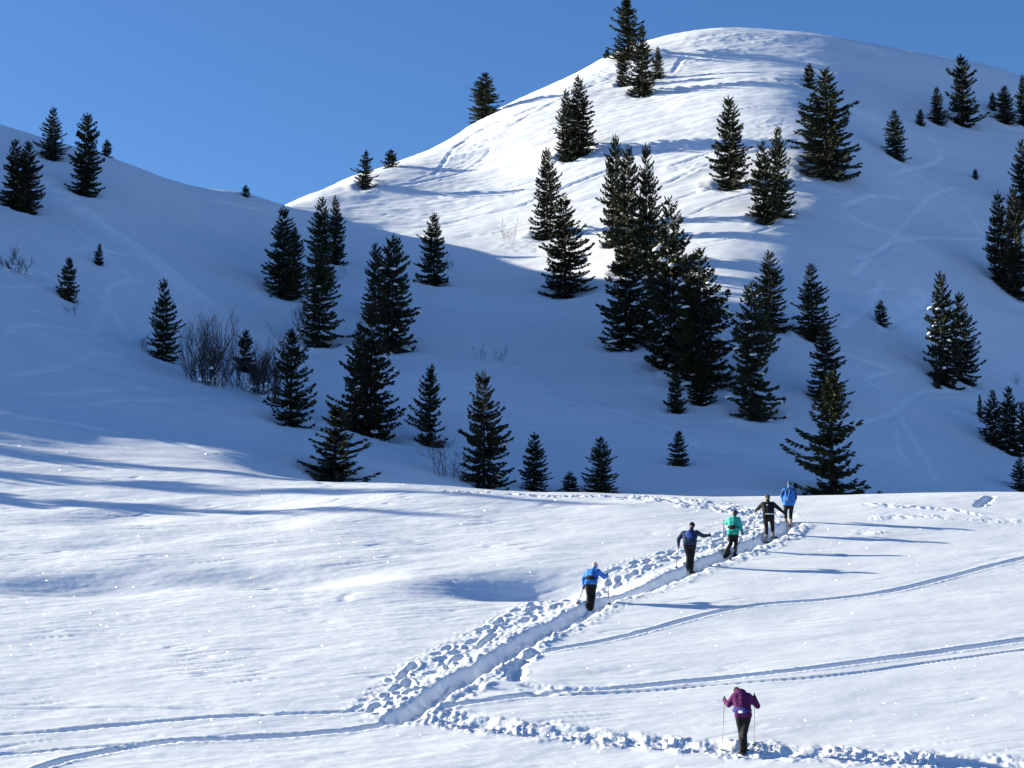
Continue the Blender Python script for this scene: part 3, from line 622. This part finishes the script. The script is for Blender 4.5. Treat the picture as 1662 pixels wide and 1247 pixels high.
# ------------------------------------------------------------------ wells and shed snow round the trees
co = np.empty(len(hills.vertices) * 3, np.float32); hills.vertices.foreach_get('co', co); co = co.reshape(-1, 3).astype(float)
dzw = np.zeros(len(co))
for x, y, w in WELLS:
    rr = w * .5; q = np.where((np.abs(co[:, 0] - x) < rr * 3) & (np.abs(co[:, 1] - y) < rr * 3))[0]
    if len(q) == 0: continue
    r_ = np.hypot(co[q, 0] - x, co[q, 1] - y) / rr; dep = min(.45, .14 * w + .05)
    lumps_ = np.abs(perlin(co[q, 0] * 1.5, co[q, 1] * 1.5, 201)) + .5 * perlin(co[q, 0] * .8, co[q, 1] * .8, 203)
    dzw[q] += -dep * np.exp(-r_ ** 2 * 1.6) + (.06 + .16 * lumps_) * np.exp(-((r_ - 1.25) / .45) ** 2) * min(1, w / 2.5)
co[:, 2] += dzw; hills.vertices.foreach_set('co', co.astype(np.float32).ravel()); hills.update()

# ------------------------------------------------------------------ hikers on snowshoes
def blob(name, prims, voxel, m, parent, smooth=4):
    """one continuous surface from tapered capsules and ellipsoids"""
    bm = bmesh.new()
    for p in prims:
        if p[0] == 'cap':
            a, ra, b, rb = Vector(p[1]), p[2], Vector(p[3]), p[4]; d = b - a
            for c, r in ((a, ra), (b, rb)): bmesh.ops.create_icosphere(bm, subdivisions=2, radius=r, matrix=Matrix.Translation(c))
            if d.length > 1e-4:
                mt = Matrix.Translation((a + b) / 2) @ d.to_track_quat('Z', 'Y').to_matrix().to_4x4()
                bmesh.ops.create_cone(bm, cap_ends=True, segments=14, radius1=ra, radius2=rb, depth=d.length, matrix=mt)
        else:
            c, rad, rot = Vector(p[1]), p[2], p[3]
            bmesh.ops.create_icosphere(bm, subdivisions=3, radius=1, matrix=Matrix.Translation(c) @ rot.to_4x4() @ Matrix.Diagonal((*rad, 1)))
    me = bpy.data.meshes.new(name); bm.to_mesh(me); bm.free()
    t = bpy.data.objects.new('tmp', me); C.objects.link(t)
    r = t.modifiers.new('r', 'REMESH'); r.mode = 'VOXEL'; r.voxel_size = voxel
    sm = t.modifiers.new('s', 'SMOOTH'); sm.iterations = smooth; sm.factor = .5
    dg = bpy.context.evaluated_depsgraph_get(); out = bpy.data.meshes.new_from_object(t.evaluated_get(dg)); out.name = name
    bpy.data.objects.remove(t); bpy.data.meshes.remove(me)
    out.materials.clear(); out.materials.append(m); out.polygons.foreach_set('use_smooth', np.ones(len(out.polygons), bool))
    o = bpy.data.objects.new(name, out); C.objects.link(o); o.parent = parent; return o
def cloth(name, c, var=.25, rough=.8):
    return noisy(mat(name, c, rough, .25), tuple(v * (1 - var) for v in c), tuple(min(1, v * (1 + var)) for v in c), 9, .9, 3, (1, 1, 1.6), 8, .06)
SKIN = mat('skin', (.55, .33, .24), .6); BLACK = cloth('black_fabric', (.007, .007, .009)); GLOVE = cloth('dark_glove', (.02, .02, .024)); BOOT = cloth('boot', (.02, .018, .016))
POLE = mat('pole_metal', (.05, .05, .055), .4, .5); POLE_L = mat('pole_pale_metal', (.35, .33, .31), .4, .5); GRIP = mat('pole_grip', (.015, .015, .015), .8)
FWD = Vector((.50, .866, 0)); RGT = Vector((.866, -.5, 0)); UPV = Vector((0, 0, 1))
YAW = Matrix((RGT, FWD, UPV)).transposed()
def glove(parent, hand, axis, palm_dir, m=GLOVE):
    """closed hand: palm, four fingers of unequal length wrapped round the pole, and a thumb from the palm's side"""
    ax = axis.normalized(); pd = (palm_dir - ax * palm_dir.dot(ax)).normalized(); sd_ = ax.cross(pd); pr = []
    pc = hand - pd * .034
    pr.append(('ell', pc, (.022, .040, .050), Matrix((pd, sd_, ax)).transposed()))
    for k, (ln, rr) in enumerate(((2.9, .0115), (3.2, .012), (3.0, .0115), (2.5, .010))):
        z = -.034 + .0235 * k; prev = None
        for q in range(5):
            a = math.pi - .55 - ln * q / 4; pt = hand + ax * z + (pd * math.cos(a) + sd_ * math.sin(a)) * .031
            if prev is not None: pr.append(('cap', prev, rr, pt, rr * .95))
            prev = pt
    pr.append(('cap', pc - ax * .03 - sd_ * .022, .014, hand - ax * .052 - sd_ * .032 + pd * .005, .013)); pr.append(('cap', hand - ax * .052 - sd_ * .032 + pd * .005, .013, hand - ax * .05 - sd_ * .012 + pd * .03, .011))
    return blob('glove', pr, .0075, m, parent, 2)
def open_glove(parent, hand, d, m=GLOVE):
    d = d.normalized(); s_ = d.orthogonal().normalized(); n_ = d.cross(s_); pr = [('ell', hand + d * .03, (.045, .022, .055), Matrix((s_, n_, d)).transposed())]
    for k, ln in enumerate((.062, .074, .07, .052)):
        o = hand + d * .075 + s_ * (-.03 + .021 * k); mid = o + d * ln * .55 + n_ * .012; pr += [('cap', o, .0115, mid, .0115), ('cap', mid, .0115, mid + d * ln * .4 + n_ * .025, .010)]
    o = hand + d * .015 - s_ * .04; pr += [('cap', o, .014, o + d * .045 - s_ * .025, .012), ('cap', o + d * .045 - s_ * .025, .012, o + d * .075 - s_ * .02 + n_ * .01, .011)]
    return blob('glove', pr, .0075, m, parent, 2)
def trekking_pole(hand, tip, label, m):
    ax = (hand - tip).normalized(); L = (hand - tip).length
    r = empty('trekking_pole', tip, label, 'trekking pole', 'trekking poles of the hikers'); r['kind'] = 'thing'; del r['kind']
    z = ax * -.06
    V, Fc = [], []; tube(V, Fc, [z, ax * L * .45, ax * (L - .04)], [.008, .0105, .012], 8); link('shaft', raw_mesh('pole_shaft', V, Fc, m, True), None, r)
    V, Fc = [], []; tube(V, Fc, [ax * (L - .075), ax * (L - .03), ax * (L + .05), ax * (L + .085), ax * (L + .095)], [.013, .016, .015, .021, .012], 8); link('grip', raw_mesh('pole_grip', V, Fc, GRIP, True), None, r)
    V, Fc = [], []; tube(V, Fc, [ax * .035, ax * .043, ax * .055], [.046, .05, .012], 12); link('basket', raw_mesh('pole_basket', V, Fc, GRIP, True), None, r)
def snowshoe(parent, c, pitch, m):
    f = (FWD * math.cos(pitch) - UPV * math.sin(pitch)).normalized(); s_ = RGT; n_ = s_.cross(f)
    V, Fc = [], []; N_ = 26; ring = []
    for k in range(N_):
        a = 2 * math.pi * k / N_; x = math.cos(a); ring.append(c + f * (.30 * x) + s_ * (.105 * math.sin(a) * (1.0 + .18 * x)) + n_ * (.05 * max(0, x - .5) ** 2 * 4))
    ring += ring[:2]; tube(V, Fc, ring, [.011] * len(ring), 6); o = link('snowshoe_frame', raw_mesh('snowshoe_frame', V, Fc, m, True), None, parent)
    V, Fc = [], []
    for k in range(N_): V.append(c + (ring[k] - c) * .97 + n_ * .006)
    for k in range(N_): V.append(c + (ring[k] - c) * .97 - n_ * .006)
    Fc += [tuple(range(N_)), tuple(range(2 * N_ - 1, N_ - 1, -1))] + [(k, k + N_, (k + 1) % N_ + N_, (k + 1) % N_) for k in range(N_)]
    link('snowshoe_deck', raw_mesh('snowshoe_deck', V, Fc, BLACK), None, o)
def hiker(label, zx, zy, zf, feet, J, jac, trou, hat, poles, pack=None, extra=None, boot=BOOT, shoe=POLE, lean=.3, open_hands='', pm=POLE, who='', heel=(0, 0), hair=None, hood=False):
    """J holds joints in enlarged-photo coordinates with a depth offset; the ground under the feet fixes the distance"""
    px = lambda a: (zx + a[0] / zf, zy + a[1] / zf)
    g = ground(*px(feet)); g0 = Vector(g); root = empty('person', g, label, 'person', 'hikers on the snowshoe trail')
    j = {}
    for k, a in J.items():
        p = px(a); j[k] = Vector(at(p[0], p[1], g[1] + (a[2] if len(a) > 2 else 0))) - g0
    hd, nk, sl, sr, hl, hr = (j[k] for k in ('head', 'neck', 'sl', 'sr', 'hl', 'hr'))
    pel = (hl + hr) / 2; chest = (sl + sr) / 2; mid = pel.lerp(chest, .5)
    up = (chest - pel).normalized(); hup = (hd - nk).normalized().lerp(UPV, .4).normalized()
    hf = (FWD - hup * FWD.dot(hup)).normalized(); HR = Matrix((hf.cross(hup), hf, hup)).transposed()
    ml = hl.lerp(sl, .5).lerp(mid, .25); mr = hr.lerp(sr, .5).lerp(mid, .25)
    spine = [('cap', pel, .10, mid, .105), ('cap', mid, .105, chest - up * .06, .115), ('cap', hl, .07, ml, .075), ('cap', ml, .075, sl.lerp(chest, .25) - up * .05, .085), ('cap', hr, .07, mr, .075), ('cap', mr, .075, sr.lerp(chest, .25) - up * .05, .085)]
    # ---- the whole body, one surface
    bd = list(spine) + [('cap', sl, .05, sr, .05), ('cap', hl, .09, hr, .09), ('cap', chest, .055, nk, .05), ('cap', nk, .048, hd, .05), ('ell', hd, (.074, .092, .112), HR),
                        ('cap', hd + hf * .088 - hup * .0, .010, hd + hf * .102 - hup * .028, .014), ('ell', hd + hf * .074 - hup * .058, (.028, .02, .012), HR),
                        ('ell', hd + RGT * .076 - hup * .01, (.012, .022, .032), HR), ('ell', hd - RGT * .076 - hup * .01, (.012, .022, .032), HR)]
    for s_ in 'lr':
        S, E, W, Hp, Kn, A = j['s' + s_], j['e' + s_], j['h_' + s_], j['h' + s_], j['k' + s_], j['a' + s_]
        bd += [('cap', S, .048, E, .038), ('cap', E, .038, W, .026), ('ell', W, (.035, .03, .04), YAW), ('cap', Hp, .082, Kn, .055), ('cap', Kn, .052, A, .036), ('cap', A, .036, A + FWD * .12 - UPV * .05, .034)]
    blob('body', bd, .026, SKIN, root, 3)
    jk = [('cap', pel + up * .03, .132, mid, .138), ('cap', mid, .138, chest - up * .07, .148), ('cap', sl, .075, sr, .075), ('cap', chest, .09, nk, .075), ('cap', nk, .075, nk.lerp(hd, .38), .068), ('cap', hl + up * .01, .122, hr + up * .01, .122), ('cap', hl + up * .05, .105, hr + up * .05, .105),
          ('cap', hl + up * .04, .108, ml, .112), ('cap', ml, .112, sl.lerp(chest, .22) - up * .05, .122), ('cap', hr + up * .04, .108, mr, .112), ('cap', mr, .112, sr.lerp(chest, .22) - up * .05, .122)]
    for s_ in 'lr':
        S, E, W = j['s' + s_], j['e' + s_], j['h_' + s_]
        jk += [('cap', S, .09, E, .074), ('cap', E, .074, E.lerp(W, .84), .052)]
        jk += [('cap', E.lerp(W, .78), .055, E.lerp(W, .86), .056)]
    if hood: jk += [('ell', nk + UPV * .02 - FWD * .03, (.15, .13, .10), YAW)]
    blob('jacket', jk, .020, jac, root, 9)
    tr = [('cap', hl, .112, hr, .112), ('cap', hl - UPV * .10, .088, hr - UPV * .10, .088)]
    for s_ in 'lr':
        Hp, Kn, A = j['h' + s_], j['k' + s_], j['a' + s_]
        tr += [('cap', Hp, .108, Kn, .076), ('cap', Kn, .076, A.lerp(Kn, .12), .066)]
    blob('trousers', tr, .020, trou, root, 3)
    if hat: blob('hat', [('ell', hd + hup * .034 - hf * .004, (.095, .112, .10), HR), ('cap', hd + hup * .0 - RGT * .03, .075, hd + RGT * .03, .075)], .015, hat, root, 2)
    if hair: blob('hair', [('ell', hd + hup * .015 - hf * .02, (.088, .098, .115), HR), ('cap', hd - hf * .06, .06, nk - hf * .075, .035)], .015, hair, root, 3)
    for q, s_ in enumerate('lr'):
        A, Kn = j['a' + s_], j['k' + s_]
        blob('boot', [('cap', A.lerp(Kn, .34), .07, A, .062), ('cap', A, .06, A - UPV * .06, .055), ('cap', A - UPV * .05 - FWD * .05, .05, A - UPV * .06 + FWD * .16, .045)], .016, boot, root, 3)
        snowshoe(root, A - UPV * .115 + FWD * .08, -heel[q], shoe)
    if pack:
        pm_, w, fr = (*pack, .42)[:3]; bc = pel.lerp(chest, fr) - FWD * .17
        pk = blob('waist_pack', [('ell', bc, (.17 * w, .075, .085), YAW), ('cap', bc - RGT * .10 * w + UPV * .01, .06, bc + RGT * .10 * w + UPV * .01, .06)], .015, pm_, root, 3)
        V, Fc = [], []; ring = [pel.lerp(chest, fr) + RGT * (.22 * math.sin(2 * math.pi * k / 20)) - FWD * (.163 * math.cos(2 * math.pi * k / 20)) for k in range(21)]
        tube(V, Fc, ring, [.018] * 21, 6); link('belt', raw_mesh('pack_belt', V, Fc, pm_, True), None, pk)
    for s_, tp in poles.items():
        t = Vector(ground(*px(tp))); h = j['h_' + s_] + g0; ax = (h - t).normalized()
        trekking_pole(h, t, f'{"left" if s_ == "l" else "right"} hand trekking pole of the hiker in {who}', pm)
        glove(root, j['h_' + s_], ax, (j['h_' + s_] - j['e' + s_]).normalized())
    for s_ in 'lr':
        if s_ not in poles: open_glove(root, j['h_' + s_], j['h_' + s_] - j['e' + s_])
    if extra: extra(root, j, dict(pel=pel, chest=chest, mid=mid, up=up, RGT=RGT, FWD=FWD))
    return root
Z1 = (1050, 770, 5.54); Z2 = (880, 890, 8.31); Z3 = (1120, 1090, 7.944)
W_LIGHT = cloth('bright_blue_fabric', (.035, .17, .55)); W_NAVY = cloth('navy_fabric', (.018, .03, .075)); W_ROYAL = cloth('royal_blue_fabric', (.02, .06, .26)); W_TEAL = cloth('teal_fabric', (.03, .36, .28))
W_PURPLE = cloth('purple_fabric', (.085, .008, .075)); W_OLIVE = cloth('olive_knit', (.10, .085, .05)); W_PALE = cloth('pale_knit', (.55, .46, .45)); W_BLUEGREY = cloth('blue_grey_knit', (.06, .10, .16))
W_BROWN = cloth('brown_hair', (.055, .035, .025)); W_GAITER = cloth('tan_gaiter', (.30, .24, .18)); W_GREY = cloth('grey_gaiter', (.22, .22, .23)); W_BLUEPACK = cloth('blue_pack', (.035, .04, .20)); W_WHITE = mat('white_plastic', (.75, .76, .78), .5)
W_RED = mat('red_metal', (.45, .03, .03), .4, .5)
hiker('person in a bright blue jacket and pale knit hat leaning uphill with two poles', *Z2, (645, 850), dict(head=(712, 242, .50), neck=(698, 278, .40), sl=(622, 318, .36), sr=(752, 308, .30), el=(555, 420, .30), h_l=(562, 535, .20),
      er=(838, 392, .45), h_r=(880, 362, .62), hl=(615, 470, 0), hr=(698, 470, 0), kl=(628, 640, .12), kr=(688, 640, .14), al=(618, 810, 0), ar=(672, 810, .05)),
      W_LIGHT, BLACK, W_PALE, dict(l=(470, 755), r=(905, 765)), (BLACK, 1.0), who='bright blue jacket and pale hat')
def navy_panel(root, j, b): blob('back_panel', [('ell', b['mid'].lerp(b['chest'], .30) - FWD * .125, (.16, .06, .21), YAW)], .015, W_ROYAL, root, 3)
hiker('person in a navy jacket with royal blue back and black cap, right arm held out', *Z1, (385, 890), dict(head=(407, 462, .38), neck=(402, 490, .30), sl=(330, 528, .26), sr=(447, 522, .24), el=(283, 585, .20), h_l=(285, 645, .22),
      er=(505, 555, .35), h_r=(568, 548, .45), hl=(350, 625, 0), hr=(420, 622, 0), kl=(372, 745, .1), kr=(408, 745, .1), al=(362, 862, 0), ar=(402, 862, .05)),
      W_NAVY, BLACK, BLACK, dict(l=(262, 848), r=(650, 825)), None, navy_panel, who='navy jacket')
hiker('person in a teal jacket with dark waist pack stepping up the trail', *Z1, (765, 745), dict(head=(795, 352, .36), neck=(788, 378, .28), sl=(748, 405, .24), sr=(822, 402, .22), el=(718, 438, .35), h_l=(692, 432, .50),
      er=(843, 478, .15), h_r=(862, 538, .10), hl=(748, 530, 0), hr=(800, 530, 0), kl=(755, 625, .22), kr=(800, 625, .12), al=(712, 695, -.25), ar=(790, 712, .1)),
      W_TEAL, BLACK, None, dict(l=(678, 692), r=(750, 770)), (BLACK, .9), hair=W_BROWN, heel=(.5, 0), who='teal jacket')
def belt(root, j, b):
    V, Fc = [], []; c = b['pel'].lerp(b['chest'], .22); ring = [c + RGT * (.225 * math.sin(2 * math.pi * k / 20)) - FWD * (.158 * math.cos(2 * math.pi * k / 20)) for k in range(21)]
    tube(V, Fc, ring, [.016] * 21, 6); link('belt', raw_mesh('white_belt', V, Fc, W_WHITE, True), None, root)
    blob('shoulder_mark', [('cap', b['chest'] - FWD * .148 - b['up'] * .06 - RGT * .03, .012, b['chest'] - FWD * .148 - b['up'] * .06 + RGT * .05, .012)], .006, W_WHITE, root, 1)
hiker('person in a black jacket and olive cap with arms spread on two poles', *Z1, (1085, 615), dict(head=(1085, 212, .32), neck=(1087, 240, .24), sl=(1045, 266, .2), sr=(1132, 264, .2), el=(1010, 297, .28), h_l=(980, 325, .4),
      er=(1180, 303, .28), h_r=(1238, 350, .36), hl=(1065, 385, 0), hr=(1122, 385, 0), kl=(1074, 475, .18), kr=(1130, 468, .18), al=(1072, 588, -.1), ar=(1132, 545, .2)),
      BLACK, BLACK, W_OLIVE, dict(l=(953, 592), r=(1275, 592)), None, belt, boot=W_GREY, who='black jacket')
def harness(root, j, b):
    c, u, p = b['chest'], b['up'], b['pel']
    blob('back_yoke', [('ell', c - FWD * .10 - u * .09, (.13, .085, .17), YAW), ('cap', j['sr'] - FWD * .03 + RGT * .01, .085, j['er'] - FWD * .02 + RGT * .01, .07), ('cap', j['sl'] - FWD * .05 - u * .05, .07, j['sl'].lerp(j['el'], .8) - FWD * .045, .055)], .015, W_NAVY, root, 3)
    for s_ in (-1, 1): blob('strap', [('cap', c - FWD * .175 + RGT * .10 * s_ + u * .0, .026, p.lerp(c, .35) - FWD * .175 + RGT * .02 * s_, .026)], .010, W_LIGHT, root, 2)
    blob('small_pouch', [('ell', p.lerp(c, .33) - FWD * .18, (.06, .04, .05), YAW)], .01, W_GREY, root, 2)
hiker('person in a bright blue jacket with dark yoke and tan gaiters leading the line', *Z1, (1272, 455), dict(head=(1282, 92, .2), neck=(1280, 120, .15), sl=(1238, 142, .12), sr=(1322, 144, .12), el=(1212, 192, .1), h_l=(1228, 258, .3),
      er=(1335, 212, .1), h_r=(1320, 268, .3), hl=(1250, 268, 0), hr=(1302, 268, 0), kl=(1246, 340, .08), kr=(1294, 345, .08), al=(1250, 425, .15), ar=(1292, 440, -.05)),
      W_LIGHT, BLACK, W_BLUEGREY, {}, None, harness, boot=W_GAITER, shoe=W_RED, who='bright blue jacket and dark yoke', heel=(.25, 0))
def bottle(root, j, b):
    c = b['pel'].lerp(b['chest'], .20) - FWD * .25 + RGT * .05; blob('bottle', [('cap', c - RGT * .03, .034, c + RGT * .03, .034)], .010, W_WHITE, root, 2)
hiker('person in a purple jacket with blue waist pack, head bowed, walking alone below the group', *Z3, (690, 1060), dict(head=(618, 262, .48), neck=(655, 282, .36), sl=(575, 318, .28), sr=(752, 318, .26), el=(498, 430, .22), h_l=(440, 368, .50),
      er=(872, 448, .22), h_r=(828, 332, .50), hl=(632, 565, 0), hr=(740, 565, 0), kl=(660, 790, .14), kr=(696, 810, .02), al=(668, 990, -.06), ar=(708, 990, .05)),
      W_PURPLE, BLACK, None, dict(l=(408, 1035), r=(822, 965)), (W_BLUEPACK, 1.2, .26), bottle, hair=W_BROWN, hood=True, pm=POLE_L, who='purple jacket')
